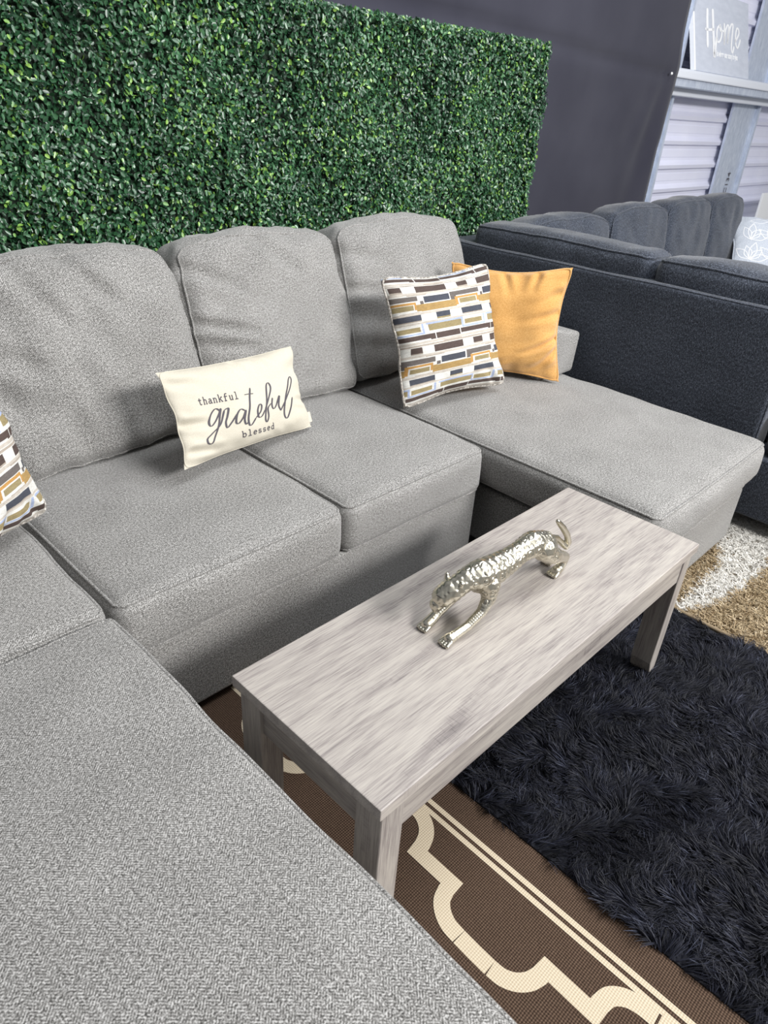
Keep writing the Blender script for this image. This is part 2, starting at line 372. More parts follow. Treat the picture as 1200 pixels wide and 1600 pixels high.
# hedge panel of artificial boxwood
def leaf_mat():
    m, t, b = newmat('boxwood_leaf', .36, spec=.75); N = NT(t)
    a = N.n('ShaderNodeAttribute'); a.attribute_name = 'tone'
    N.l(N.ramp(a.outputs['Fac'], [(0, (.009, .040, .018)), (.45, (.027, .102, .040)), (.78, (.072, .190, .085)), (.88, (.12, .28, .05)), (1, (.25, .44, .08))]), b.inputs['Base Color'])
    return m
hedge = empty('hedge_panel', (1.0, 1.5, 0)); tag(hedge, 'artificial green boxwood hedge panel standing behind the grey sofa', 'hedge')
BACKG, _, _ = newmat('dark_mesh_backing', .9, (.012, .025, .014))
inv(hedge, box('backing', (-1.6, 1.50, .02), (2.90, 1.56, 1.655), BACKG, bev=.004))
def hedge_leaves(n):
    g = RNG
    x = g.uniform(-.45, 2.93, n); z = g.uniform(.62, 1.685, n); y = 1.478+.018*np.sin(x*9)*np.sin(z*8)+g.uniform(-.022, .022, n)
    # denser rim on the top and the right end
    nt = n//14; x = np.concatenate([x, g.uniform(-.45, 2.93, nt), 2.925+g.uniform(-.03, .012, nt)]); z = np.concatenate([z, 1.672+g.uniform(-.02, .016, nt), g.uniform(.62, 1.67, nt)])
    y = np.concatenate([y, g.uniform(1.46, 1.57, nt), g.uniform(1.46, 1.57, nt)]); n = len(x)
    x += .012*np.sin(z*23)*(x > 2.85)
    C = np.stack([x, y, z], 1)
    nrm = np.stack([g.normal(0, .62, n), -1+g.normal(0, .35, n), g.normal(.38, .6, n)], 1); nrm /= np.linalg.norm(nrm, axis=1, keepdims=True)
    u = g.normal(size=(n, 3)); u[:, 2] += 1.0; u -= (u*nrm).sum(1, keepdims=True)*nrm; u /= np.linalg.norm(u, axis=1, keepdims=True); v = np.cross(nrm, u)
    L = g.uniform(.0062, .0108, n)[:, None]; Wd = L*g.uniform(.55, .8, n)[:, None]; cup = L*.25
    loc = [(-1, 0, 0), (-.35, -.75, 1), (.45, -.8, 1), (1, 0, .3), (.45, .8, 1), (-.35, .75, 1)]
    V = np.stack([C+u*L*a+v*Wd*b_+nrm*cup*c_ for a, b_, c_ in loc], 1).reshape(-1, 3)
    base = np.arange(n)[:, None]*6
    F = np.concatenate([base+np.array([[0, 1, 2, 3]]), base+np.array([[0, 3, 4, 5]])], 0)
    patch = wob(C, .35, 3)*.12+wob(C, .1, 5)*.14; t = np.clip(.40+g.normal(0, .18, n)+patch*.8, 0, .80); yl = g.random(n) < np.clip(.11+.20*patch, .015, .4); t[yl] = g.uniform(.84, 1, yl.sum())
    o = mesh('leaves', V, np.ascontiguousarray(F), LEAF, None, smooth=False)
    at = o.data.attributes.new('tone', 'FLOAT', 'POINT'); at.data.foreach_set('value', np.repeat(t, 6).astype(np.float32))
    o['kind'] = 'stuff'; inv(hedge, o)
LEAF = leaf_mat(); hedge_leaves(80000)

# ================================================================ RUGS
BR, t, b = newmat('brown_flatweave', .95, spec=.1); N = NT(t); ob = N.obj()
w = N.n('ShaderNodeTexWave', bands_direction='Y'); w.inputs['Scale'].default_value = 62; w.inputs['Distortion'].default_value = 1.2; w.inputs['Detail Scale'].default_value = 6; N.l(ob, w.inputs[0])
w2 = N.n('ShaderNodeTexWave', bands_direction='X'); w2.inputs['Scale'].default_value = 62; w2.inputs['Distortion'].default_value = 1.; N.l(ob, w2.inputs[0])
v = N.math('ADD', N.math('MULTIPLY', w.outputs['Fac'], .4), N.math('MULTIPLY', w2.outputs['Fac'], .35)); v = N.math('ADD', v, N.math('MULTIPLY', N.noise(ob, 400, 2), .45))
N.l(N.ramp(v, [(.2, (.022, .013, .009)), (.6, (.068, .044, .031)), (.95, (.15, .10, .07))]), b.inputs['Base Color']); N.bump(v, b, .6, .002); BROWN = m = BR
CR, t, b = newmat('cream_flatweave', .95, spec=.1); N = NT(t); ob = N.obj()
w = N.n('ShaderNodeTexWave', bands_direction='Y'); w.inputs['Scale'].default_value = 62; w.inputs['Distortion'].default_value = 1.2; N.l(ob, w.inputs[0])
w2 = N.n('ShaderNodeTexWave', bands_direction='X'); w2.inputs['Scale'].default_value = 62; w2.inputs['Distortion'].default_value = 1.2; N.l(ob, w2.inputs[0])
v = N.math('ADD', N.math('MULTIPLY', w.outputs['Fac'], .35), N.math('MULTIPLY', w2.outputs['Fac'], .35)); v = N.math('ADD', v, N.math('MULTIPLY', N.noise(ob, 300, 2), .3))
N.l(N.ramp(v, [(.15, (.45, .37, .26)), (.6, (.60, .515, .385)), (.9, (.68, .60, .47))]), b.inputs['Base Color']); N.bump(v, b, .5, .0015); CREAMR = CR
rug = empty('brown_rug', (-.4, -.3, 0)); tag(rug, 'flat brown rug with cream lattice and double border lines under coffee table', 'rug')
inv(rug, box('rug_field', (-1.7, -2.4, 0.0005), (.455, 1.3, .009), BROWN, bev=.002))
for xx in (.3365, .3575): inv(rug, box('border_line', (xx-.006, -2.4, .0088), (xx+.006, 1.3, .0096), CREAMR, bev=0)).name = 'border_line'
LAT = [[.318, -.224], [.315, -.249], [.300, -.273], [.283, -.289], [.262, -.299]]
A1 = [[.345, -.168], [.333, -.190], [.322, -.224], [.312, -.252], [.298, -.275], [.275, -.293], [.243, -.300]]
A2 = [[.243, -.288], [.242, -.333], [.242, -.369], [.242, -.408]]
A3 = [[.250, -.396], [.216, -.400], [.196, -.410], [.180, -.430], [.172, -.452], [.169, -.474]]
A4 = [[.169, -.476], [.168, -.515], [.168, -.553]]
A5 = [[.168, -.556], [.172, -.580], [.184, -.602], [.203, -.619], [.226, -.628], [.252, -.631]]
A6 = [[.243, -.619], [.243, -.667], [.243, -.704], [.243, -.742]]
A7 = [[.238, -.731], [.270, -.732], [.293, -.741], [.312, -.758], [.324, -.782], [.334, -.83]]
WL = .034
def mitre(pts, w):
    P = np.asarray(pts, float); keep = [0]+[i for i in range(1, len(P)) if np.linalg.norm(P[i]-P[i-1]) > .002]; P = P[keep]
    d = np.diff(P, axis=0); d /= np.linalg.norm(d, axis=1, keepdims=True); nn_ = np.stack([-d[:, 1], d[:, 0]], 1)
    N_ = np.concatenate([nn_[:1], nn_[:-1]+nn_[1:], nn_[-1:]]); N_ /= np.linalg.norm(N_, axis=1, keepdims=True)
    c_ = np.concatenate([[1], (N_[1:-1]*nn_[1:]).sum(1), [1]]); o_ = N_*(w/2/np.maximum(c_, .35))[:, None]
    V = np.empty((2*len(P), 2)); V[0::2] = P-o_; V[1::2] = P+o_
    return V, [(2*i, 2*i+2, 2*i+3, 2*i+1) for i in range(len(P)-1)]
def band(pts):
    v, f = mitre(pts, WL); n = len(v)
    o = mesh('lattice_band', [(x, y, .0102) for x, y in v]+[(x, y, .0085) for x, y in v], f+[(2*j, 2*j+n, 2*j+2+n, 2*j+2) for j in range(n//2-1)]+[(2*j+1, 2*j+3, 2*j+3+n, 2*j+1+n) for j in range(n//2-1)], CREAMR, smooth=False); inv(rug, o)
def sp(A): return spline(A, 7).tolist()
B1 = [[.318, -.224], [.314, -.249], [.302, -.272], [.284, -.289], [.262, -.298]]
up1 = sp([[.318, -.165], [.319, -.19], [.318, -.222], [.314, -.249], [.302, -.272], [.284, -.288], [.262, -.297]])+[[.242, -.300], [.242, -.398]]+sp([[.222, -.399], [.200, -.407], [.183, -.424], [.172, -.448], [.169, -.476]])
mid = [[.169, -.4775], [.168, -.515], [.168, -.5535]]
dn1 = sp([[.168, -.555], [.171, -.580], [.183, -.603], [.202, -.619], [.224, -.627]])+[[.244, -.629], [.243, -.730]]+sp([[.265, -.731], [.290, -.738], [.308, -.758], [.316, -.784], [.318, -.815]])
for k in range(-3, 3):
    dy = k*.655+(0.0 if k else 0)
    for A in (up1, mid, dn1):
        Bp = [[x, y+dy] for x, y in A]
        if min(p[1] for p in Bp) > -2.35 and max(p[1] for p in Bp) < 1.25:
            band(Bp); band([[-.34-x+.0, y] for x, y in Bp])

def blades(name, X, Y, Z, L, dirs, Wd, mat, tone, curl=.5, seg=3, parent=None):
    n = len(X); root = np.stack([X, Y, Z], 1); side = np.cross(dirs, RNG.normal(size=(n, 3))); side /= np.linalg.norm(side, axis=1, keepdims=True)
    rows = []
    for k in range(seg+1):
        t = k/seg; lat = dirs*np.array([1, 1, 0]); lat /= np.maximum(np.linalg.norm(lat, axis=1, keepdims=True), 1e-6)
        p = root+dirs*(L*t)[:, None]+lat*(curl*L*t*t)[:, None]-np.array([0, 0, 1])*(curl*.45*L*t*t)[:, None]
        w = (Wd*(1-.75*t*t))[:, None]/2; rows.append(np.stack([p-side*w, p+side*w], 1))
    V = np.stack(rows, 1).reshape(-1, 3); V[:, 2] = np.maximum(V[:, 2], .011)
    b0 = np.arange(n)[:, None]*(2*(seg+1)); F = np.concatenate([b0+np.array([[2*k, 2*k+1, 2*k+3, 2*k+2]]) for k in range(seg)], 0)
    o = mesh(name, V, np.ascontiguousarray(F), mat, None, smooth=True)
    at = o.data.attributes.new('tone', 'FLOAT', 'POINT'); at.data.foreach_set('value', np.repeat(tone, 2*(seg+1)).astype(np.float32))
    o['kind'] = 'stuff'
    if parent: inv(parent, o)
    return o
def tonemat(name, stops, rough=.8, sheen=0, spec=.3):
    m, t, b = newmat(name, rough, spec=spec); N = NT(t); a = N.n('ShaderNodeAttribute'); a.attribute_name = 'tone'
    N.l(N.ramp(a.outputs['Fac'], stops), b.inputs['Base Color']); b.inputs['Sheen Weight'].default_value = sheen; return m
NAVY = tonemat('navy_shag_yarn', [(0, (.001, .0015, .005)), (.5, (.004, .005, .013)), (.9, (.016, .018, .036)), (1, (.07, .08, .12))], .6, .08, .3)
NB, _, _ = newmat('navy_rug_backing', .95, (.004, .005, .011))
nr = empty('navy_shag_rug', (.95, -.6, 0)); tag(nr, 'deep pile navy blue shag rug under the table right legs', 'rug')
inv(nr, box('rug_base', (.435, -1.9, .0095), (1.49, .22, .0135), NB, bev=.003))
def navy():
    n = 105000; X = RNG.uniform(.432, 1.492, n); Y = RNG.uniform(-1.15, -.08, n)
    k = RNG.integers(0, 26000, n); cx = RNG.uniform(.432, 1.492, 26000); cy = RNG.uniform(-1.15, -.08, 26000)
    X = np.clip(cx[k]+RNG.normal(0, .0026, n), .43, 1.495); Y = cy[k]+RNG.normal(0, .0026, n)
    P = np.stack([X, Y, X*0], 1); a = wob(P, .22, 21, 2.2)+wob(P, .07, 22, .9)+.6; tuft = RNG.normal(0, .38, 26000)[k]
    a = a+tuft+RNG.normal(0, .12, n)
    tilt = np.clip(.62+.25*wob(P, .12, 23)+RNG.normal(0, .14, 26000)[k], .15, 1.15)
    d = np.stack([np.cos(a)*tilt, np.sin(a)*tilt, np.ones(n)], 1); d /= np.linalg.norm(d, axis=1, keepdims=True)
    L = RNG.uniform(.022, .036, n)*(1+.2*wob(P, .1, 24)); tone = np.clip(.45+.22*wob(P, .06, 25)+RNG.normal(0, .2, n), 0, .97)
    tone[RNG.random(n) < .0002] = 1
    keep = ~((X > 1.26) & (Y > -.25)); X, Y, L, d, tone = X[keep], Y[keep], L[keep], d[keep], tone[keep]; n = len(X)
    blades('pile', X, Y, np.full(n, .013), L, d, np.full(n, .0020), NAVY, tone, .55, 3, nr)
navy()
BE = tonemat('beige_shag_yarn', [(0, (.22, .145, .075)), (.4, (.42, .33, .205)), (.62, (.58, .475, .325)), (.7, (.62, .59, .53)), (1, (.78, .765, .73))], .9)
BB, _, _ = newmat('beige_rug_backing', .95, (.25, .19, .12))
br = empty('beige_shag_rug', (2.3, -.4, 0)); tag(br, 'beige shag rug with curved white band in front of the dark sofa', 'rug')
inv(br, box('rug_base', (1.512, -1.9, .0005), (4.2, 1.0, .012), BB, bev=.003))
inv(br, tube('edge_binding', [(1.508+.006*math.sin(i*.7), -1.9+i*.06, .016) for i in range(49)], .007, BB, None))
def beige():
    n = 80000; X = RNG.uniform(1.512, 2.75, n); Y = RNG.uniform(-.98, -.1, n); K = 26000
    k = RNG.integers(0, K, n); cx = RNG.uniform(1.512, 2.75, K); cy = RNG.uniform(-.98, -.1, K)
    X = cx[k]+RNG.normal(0, .0022, n); Y = cy[k]+RNG.normal(0, .0022, n); P = np.stack([X, Y, X*0], 1)
    up_ = np.interp(X, [1.50, 1.55, 1.755, 1.90, 2.00, 2.10, 2.16], [-.285, -.289, -.296, -.285, -.25, -.10, .2])
    lo_ = np.interp(X, [1.50, 1.62, 1.77, 1.97, 2.15, 2.35, 2.50, 2.62], [-.315, -.375, -.404, -.415, -.40, -.33, -.2, .1])
    jit = wob(P, .05, 31)*.008
    white = (Y < up_+jit) & (Y > lo_+jit)
    a = RNG.uniform(0, 6.28, K)[k]+RNG.normal(0, .4, n); tl = RNG.uniform(.1, .9, K)[k]
    d = np.stack([np.cos(a)*tl, np.sin(a)*tl, np.ones(n)], 1); d /= np.linalg.norm(d, axis=1, keepdims=True)
    tone = np.where(white, np.clip(.9+RNG.normal(0, .06, n), .72, 1), np.clip(.36+.10*wob(P, .05, 33)+RNG.normal(0, .13, n), 0, .64))
    blades('pile', X, Y, np.full(n, .011), RNG.uniform(.014, .022, n), d, np.full(n, .0042), BE, tone, .6, 2, br)
beige()

# ================================================================ COFFEE TABLE
tb = empty('coffee_table', (.5845, -.1975, 0)); tag(tb, 'long low coffee table in grey washed wood on square legs', 'table')
L_, W_, H_ = 1.169, .395, .46
inv(tb, box('tabletop', (0, -W_, H_-.026), (L_, 0, H_), WOODT, bev=.0022, seg=2))
def leg(sx, sy):
    bm = bmesh.new(); x0, x1 = (.012, .066) if sx == 0 else (L_-.066+.016, L_-.012+.004)
    x0, x1 = (.012, .066) if sx == 0 else (L_-.049, L_-.0)
    if sx: x0, x1 = 1.118, 1.160
    y0, y1 = (-.388, -.328) if sy == 0 else (-.067, -.007)
    vs = box_bm(bm, (x0, y0, .0140 if sx else .0100), (x1, y1, H_-.0265))
    # inner bottom corner cut back over the last 7 cm
    bmesh.ops.bisect_plane(bm, geom=bm.verts[:]+bm.edges[:]+bm.faces[:], plane_co=(0, 0, .07), plane_no=(0, 0, 1))
    for v in bm.verts:
        if v.co.z < .02:
            if sx == 0 and v.co.x > x1-.01: v.co.x -= .02
            if sx == 1 and v.co.x < x0+.01: v.co.x += .02
    return inv(tb, bmobj('leg', bm, WOODL, bev=.0015, seg=1))
for sx in (0, 1):
    for sy in (0, 1): leg(sx, sy)
inv(tb, box('apron', (.066, -.385, .355), (1.118, -.370, H_-.0265), WOODX, bev=.001))
inv(tb, box('apron', (.066, -.026, .355), (1.118, -.011, H_-.0265), WOODX, bev=.001))
inv(tb, box('apron', (.020, -.328, .345), (.034, -.067, H_-.0265), WOODY, bev=.001))
inv(tb, box('apron', (1.140, -.328, .345), (1.154, -.067, H_-.0265), WOODY, bev=.001))
MET, _, _ = newmat('zinc_bracket', .35, (.7, .7, .68), .9)
br_ = box('corner_bracket', (1.03, -.369, .345), (1.10, -.352, .36), MET, bev=.001); inv(tb, br_); br_['label'] = 'small metal bracket under the apron'

# ================================================================ GREY SECTIONAL
sofa = empty('grey_sectional_sofa', (.6, .9, 0)); tag(sofa, 'large grey chenille sectional sofa with chaise at each end', 'sofa')
def soft_part(name, S, M, mat, root, res=.02, pipes=(), pr=.0042, label=None):
    Mw = Matrix.Translation(-Vector(root.location)) @ M
    o = S.build(name, mat, root, res=res, M=Mw)
    if label: o['label'] = label
    for (ax, sg, inset) in pipes:
        tube('piping', S.loop(ax, sg, inset=inset), pr, mat, o, closed=True, n=6)
    return o
def wr(seed, amp=.004, s=.18, a2=.0015):
    return lambda P, n, c: P+n*(wob(P, s, seed, amp)+wob(P, s*.35, seed+1, a2))[:, None]
def comp(*fs):
    def f(P, n, c):
        for q in fs: P = q(P, n, c)
        return P
    return f
def seat(x0, x1, y0, y1, z0, z1, mat=GREY, root=sofa, seed=1, crown=.018, r=.035, pipes=((2, 1, 0.), (2, -1, 0.)), name='seat_cushion', res=.022, front=.012, cre=None, side=.006):
    fn = [wr(seed, .0022, .3, .001)]
    if cre: fn.append(creases(cre, 2, 1))
    S = Soft((x1-x0, y1-y0, z1-z0), r, pos=(side, .0, crown), neg=(side, front, 0), fn=comp(*fn), ex=.6)
    return soft_part(name, S, T3((x0+x1)/2, (y0+y1)/2, (z0+z1)/2), mat, root, res, pipes)
# main seats
seat(-.062, .598, .335, 1.16, .286, .448, seed=3, cre=[(-.05, .05, .05, -.15, .02, .003), (.05, .12, .16, -.05, .02, .003)])
seat(.602, 1.222, .335, 1.16, .286, .448, seed=8)
inv(sofa, box('base', (-.07, .350, .035), (1.218, 1.30, .289), GREY, bev=.012, seg=3, smooth=True))
inv(sofa, box('back_frame', (-.95, 1.24, .035), (2.10, 1.36, .86), GREY, bev=.03, seg=3, smooth=True))
# right chaise
seat(1.243, 2.10, -.258, 1.18, .288, .440, seed=12, crown=.026, r=.04, side=.008, front=.02)
inv(sofa, box('chaise_base', (1.30, -.235, .035), (2.075, 1.24, .252), GREY, bev=.014, seg=3, smooth=True))
inv(sofa, box('chaise_platform', (1.345, -.236, .25), (2.077, 1.24, .290), GREY, bev=.008, seg=2, smooth=True))
# left: corner seat and long ottoman in the foreground
seat(-.86, -.080, .322, 1.16, .286, .462, seed=17, r=.028, side=.003)
seat(-.92, -.082, -1.75, .305, .286, .458, seed=21, r=.018, crown=.014, side=.002, front=0, res=.03, name='chaise_cushion')
inv(sofa, box('chaise_base', (-.90, -1.74, .035), (-.095, .34, .289), GREY, bev=.012, seg=3, smooth=True))
inv(sofa, box('base', (-.90, .345, .035), (-.072, 1.24, .289), GREY, bev=.012, seg=3, smooth=True))
FOOT, _, _ = newmat('black_plastic_foot', .6, (.02, .02, .02))
for fx, fy in ((0, .42), (1.15, .42), (0, 1.2), (1.15, 1.2), (1.36, -.18), (2.0, -.18), (2.0, 1.15), (-.16, -1.6), (-.82, -1.6), (-.82, 1.15), (-.82, -.2)):
    inv(sofa, box('foot', (fx-.03, fy-.03, .0 if fx < -1.7 or fy > 1.3 else (.0135 if fx > 1.2 and fx < 1.45 else .0095 if fx < 1.2 else .0)+.0), (fx+.03, fy+.03, .036), FOOT, bev=.002))
# back cushions
def shape_back(top=.035, cr=.055, lean=0):
    def f(P, n, c):
        P = P.copy(); h = .29; z = np.clip((P[:, 2]+.02)/h, 0, 1); P[:, 0] *= 1-.035*z**3
        x = P[:, 0]/.33; P[:, 2] -= .032*np.clip(np.abs(x), 0, 1.1)**3.2*np.clip(P[:, 2]/h, 0, 1)**2     # sloping shoulders
        zz = P[:, 2]/h; P[:, 1] += .03*np.clip(zz, 0, 1)**2                                   # top rolls back
        return P
    return f
def back_cushion(x0, x1, seed, cre, dz=0, rz=0., top=.02, y=1.120, ry=0., root=sofa, mat=GREY, hh=.57, zc=.715, tilt=-.27, thick=.20, name='back_cushion', label=None):
    S = Soft((x1-x0, thick, hh), .05, pos=(.008, .02, top), neg=(.008, .045, 0), ex=.55, fn=comp(shape_back(), wr(seed, .006, .16, .002), creases(cre)))
    return soft_part(name, S, T3((x0+x1)/2, y, zc+dz, tilt, ry, rz), mat, root, .016, ((1, -1, .0),), .004)
back_cushion(-.085, .592, 31, [(.02, .26, .12, .12, .018, .012), (-.12, .25, -.02, .08, .02, .010), (-.30, .10, -.12, .0, .02, .008), (-.32, -.02, -.1, -.12, .03, .006)], ry=-.045, dz=-.006)
back_cushion(.588, 1.232, 37, [(-.30, .20, -.12, .12, .016, .012), (-.31, .04, -.10, -.02, .012, .015), (-.31, -.02, -.12, -.06, .012, .010), (-.02, .26, .12, .13, .02, .012), (-.30, -.12, -.14, -.14, .02, .007)])
back_cushion(1.226, 1.915, 43, [(-.34, .18, -.15, .14, .02, .010), (-.36, .06, -.18, .03, .016, .010), (-.36, -.04, -.14, -.09, .03, .010), (-.34, -.14, -.1, -.2, .03, .008)], dz=.012)
back_cushion(-.80, -.12, 47, [(-.3, .18, -.12, .12, .02, .008)], y=1.13)
# right arm, low and flared
bm = bmesh.new(); vs = box_bm(bm, (1.86, .57, .455), (2.118, 1.22, .622))
for v in bm.verts:
    if v.co.z > .5:
        v.co.x += .012 if v.co.x > 2 else -.0
        if v.co.x < 2: v.co.z += .055
    if v.co.y > 1: v.co.z += .0
ar = bmobj('armrest', bm, GREY, bev=.022, seg=4, smooth=True); inv(sofa, ar)
# UVs for bevelled boxes: dominant-axis projection in metres
def box_uv(o):
    me = o.data
    if me.uv_layers: return
    l = me.uv_layers.new(name='UVMap')
    for p in me.polygons:
        a = max(range(3), key=lambda i: abs(p.normal[i])); k = [i for i in range(3) if i != a]
        for li in p.loop_indices:
            c = me.vertices[me.loops[li].vertex_index].co; l.data[li].uv = (c[k[0]]+a*2.3, c[k[1]]+a*.7)

# ================================================================ DARK SECTIONAL
ds = empty('dark_sectional_sofa', (3.5, .5, 0)); tag(ds, 'charcoal blue sectional sofa standing behind the grey chaise', 'sofa')
S = Soft((.14, 1.60, .775), .022, pos=(0, 0, 0), neg=(.004, 0, 0), fn=wr(61, .002, .3, .0006))
soft_part('back_panel', S, T3(2.27, .61, .4675), DARK, ds, .04, ((0, -1, 0.),), .003)
S = Soft((3.3, .10, .775), .022, fn=wr(62, .002, .3, .0006)); soft_part('back_panel', S, T3(3.95, 1.375, .4675), DARK, ds, .06)
inv(ds, box('base', (2.20, -1.15, .08), (3.2, .60, .325), DARK, bev=.01, seg=2, smooth=True))
inv(ds, box('base', (2.34, .45, .08), (5.5, 1.34, .325), DARK, bev=.01, seg=2, smooth=True))
dk = dict(mat=DARK, root=ds)
seat(2.215, 3.2, -1.12, -.215, .328, .50, seed=71, r=.05, **dk)
seat(2.36, 3.2, -.205, .44, .328, .50, seed=72, **dk)
seat(2.36, 3.4, .45, 1.30, .328, .50, seed=73, **dk); seat(3.41, 4.45, .45, 1.30, .328, .50, seed=74, **dk); seat(4.46, 5.5, .45, 1.30, .328, .50, seed=75, **dk)
# low back cushions showing above the near back panel (facing away from us)
def dcush(x0, x1, y0, y1, z0, z1, seed, cre=(), top=.012, r=.045, rx=0, rz=0, pipes=((2, 1, 0.),), fnx=None, label=None):
    fn = [wr(seed, .004, .25, .0015)]+([fnx] if fnx else [])+([creases(cre, 1, -1)] if cre else [])
    S = Soft((x1-x0, y1-y0, z1-z0), r, pos=(.01, .01, top), neg=(.012, .02, 0), ex=.6, fn=comp(*fn))
    return soft_part('back_cushion', S, T3((x0+x1)/2, (y0+y1)/2, (z0+z1)/2, rx, 0, rz), DARK, ds, .022, pipes, .005)
def dip(P, n, c):
    P = P.copy(); P[:, 2] -= .035*np.clip((P[:, 1]-.30)/.12, 0, 1)**2*0; return P
dcush(2.235, 2.44, .392, 1.275, .62, .940, 81, r=.045, top=.02); dcush(2.235, 2.44, -.20, .374, .62, .940, 83, r=.045, top=.02)
def domed(P, n, c):
    P = P.copy(); hx = np.abs(P[:, 0]).max(); P[:, 2] -= .035*np.abs(P[:, 0]/hx)**3.5*np.clip(P[:, 2]/.2, 0, 1)**2; P[:, 0] *= 1-.02*np.clip(P[:, 2]/.2, 0, 1)**2; return P
for (a, b_, zt, sd) in ((2.46, 3.30, .935, 85), (3.30, 3.99, .955, 86), (3.99, 4.64, .962, 87), (4.64, 5.20, .962, 88)):
    dcush(a, b_, 1.12, 1.32, .48, zt, sd, cre=[(-.2, .18, -.05, .02, .03, .004), (.1, .2, .05, .0, .03, .003)], top=.018, rx=-.10, pipes=((1, -1, 0.),), fnx=domed)

# ================================================================ PILLOWS
def basis(c, ex, ez):
    ex = Vector(ex).normalized(); ez = Vector(ez); ez = (ez-ex*ez.dot(ex)).normalized(); ey = ez.cross(ex)   # ey points away from the viewer, front is -y
    M = Matrix((ex, ey, ez)).transposed().to_4x4(); M.translation = Vector(c); return M
class Pillow:
    def __init__(s, w, h, Tf, Tb, pinch=.06, seed=1, wa=.004, p=2.2, e=.6, ear=.07, wrs=.07, cr=()): s.__dict__.update(locals())
    def prof(s, u, v): return np.clip((1-np.abs(u)**s.p)*(1-np.abs(v)**s.p), 0, 1)**s.e
    def P(s, u, v, sg, lift=0.):
        x = s.w/2*u*(1-s.pinch*(1-v**2)*np.abs(u)**2); z = s.h/2*v*(1-s.pinch*(1-u**2)*np.abs(v)**2)
        kk = 1-s.ear*np.abs(u*v)**5; x = x*kk; z = z*kk
        f = s.prof(u, v); Q = np.stack([x, 0*x, z], -1)
        edge = np.clip(1-f, 0, 1)
        T = s.Tf if sg > 0 else s.Tb
        g = wob(Q.reshape(-1, 3), s.wrs*2, s.seed, s.wa).reshape(x.shape)+wob(Q.reshape(-1, 3), s.wrs*.8, s.seed+3, s.wa*.5).reshape(x.shape)*(.3+edge)
        # gathers running in from the seam
        ga = (np.sin(x*95+s.seed)+np.sin(x*61+2))*np.abs(v)**6*(1-u**6)+(np.sin(z*88+s.seed)+np.sin(z*53))*np.abs(u)**6*(1-v**6)
        y = -sg*(T*f+(g+ga*s.wa*.9)*np.clip(f*2.2, 0, 1)+lift)
        if sg > 0:
            for (u0, v0, u1, v1, w_, dp) in s.cr:
                a0 = np.array([u0, v0]); ab = np.array([u1-u0, v1-v0]); q = np.stack([u, v], -1); t_ = np.clip(((q-a0)@ab)/(ab@ab), 0, 1)
                dd = np.linalg.norm(q-a0-t_[..., None]*ab, axis=-1); y = y+dp*(1-t_)**.7*(np.exp(-(dd/w_)**2)-.6*np.exp(-((dd-2*w_)/w_)**2))*np.clip(f*3, 0, 1)
        # seam wanders
        y = y+.006*np.sin(u*7+s.seed)*(1-f)+.004*np.sin(v*9+s.seed*2)*(1-f)
        return np.stack([x, y, z], -1)
    def surf(s, name, sg, mat, root, n=70, cols=None):
        a = np.linspace(-1, 1, n); a = np.sign(a)*(1-(1-np.abs(a))**1.35)
        if cols is not None: a = np.linspace(-1, 1, n)
        u, v = np.meshgrid(a, a, indexing='ij'); V = s.P(u, v, sg).reshape(-1, 3)
        i, j = np.meshgrid(np.arange(n-1), np.arange(n-1), indexing='ij'); q = (i*n+j).ravel()
        F = np.stack([q, q+n, q+n+1, q+1], 1)
        if sg < 0: F = F[:, ::-1]
        UV = np.stack([u.ravel()*s.w/2+(3 if sg > 0 else 5), v.ravel()*s.h/2], 1)[F.ravel()]
        o = mesh(name, V, np.ascontiguousarray(F), mat, root, uv=UV)
        if cols is not None:
            at = o.data.color_attributes.new('weave', 'FLOAT_COLOR', 'CORNER'); c = cols[i.ravel(), j.ravel()]
            c4 = np.ones((len(F), 4, 4), np.float32); c4[:, :, :3] = c[:, None, :]; at.data.foreach_set('color', c4.ravel())
        return o
    def rim(s, name, r, mat, root, n=60):
        t = np.linspace(-1, 1, n)[:-1]; pts = [(a, -1) for a in t]+[(1, a) for a in t]+[(-a, 1) for a in t]+[(-1, -a) for a in t]
        A = np.array(pts); R = np.linalg.norm(np.abs(A)**8, axis=1)**(1/8); A = A/R[:, None]**.9
        P = s.P(A[:, 0]*1.0, A[:, 1]*1.0, 1)
        return tube(name, P, r, mat, root, closed=True, n=8)

# --- cream lumbar pillow with lettering
cG = np.array([.5785, .775, .613]); exG = (.98259, .166926, -.081566); ezG = (.005166, .414308, .91012)
pg = empty('lumbar_pillow', mat=basis(cG, exG, ezG)); tag(pg, 'cream lumbar pillow lettered thankful grateful blessed, on the grey sofa seats', 'pillow')
PG = Pillow(.527, .262, .05, .035, pinch=.07, seed=5, wa=.0040, cr=[(-.97, -.12, -.62, -.22, .07, .012), (-.95, .75, -.5, .55, .09, .008), (-.9, -.7, -.45, -.85, .07, .010), (-.05, .97, .05, .55, .05, .010), (.3, .97, .42, .6, .05, .009), (-.4, .97, -.3, .6, .05, .006), (.95, -.3, .7, -.2, .06, .008), (.35, -.97, .3, -.8, .05, .008)], ear=0.)
PG.surf('front_cover', 1, CREAM, pg); PG.surf('back_cover', -1, CREAM, pg); PG.rim('seam', .0016, CREAM, pg)
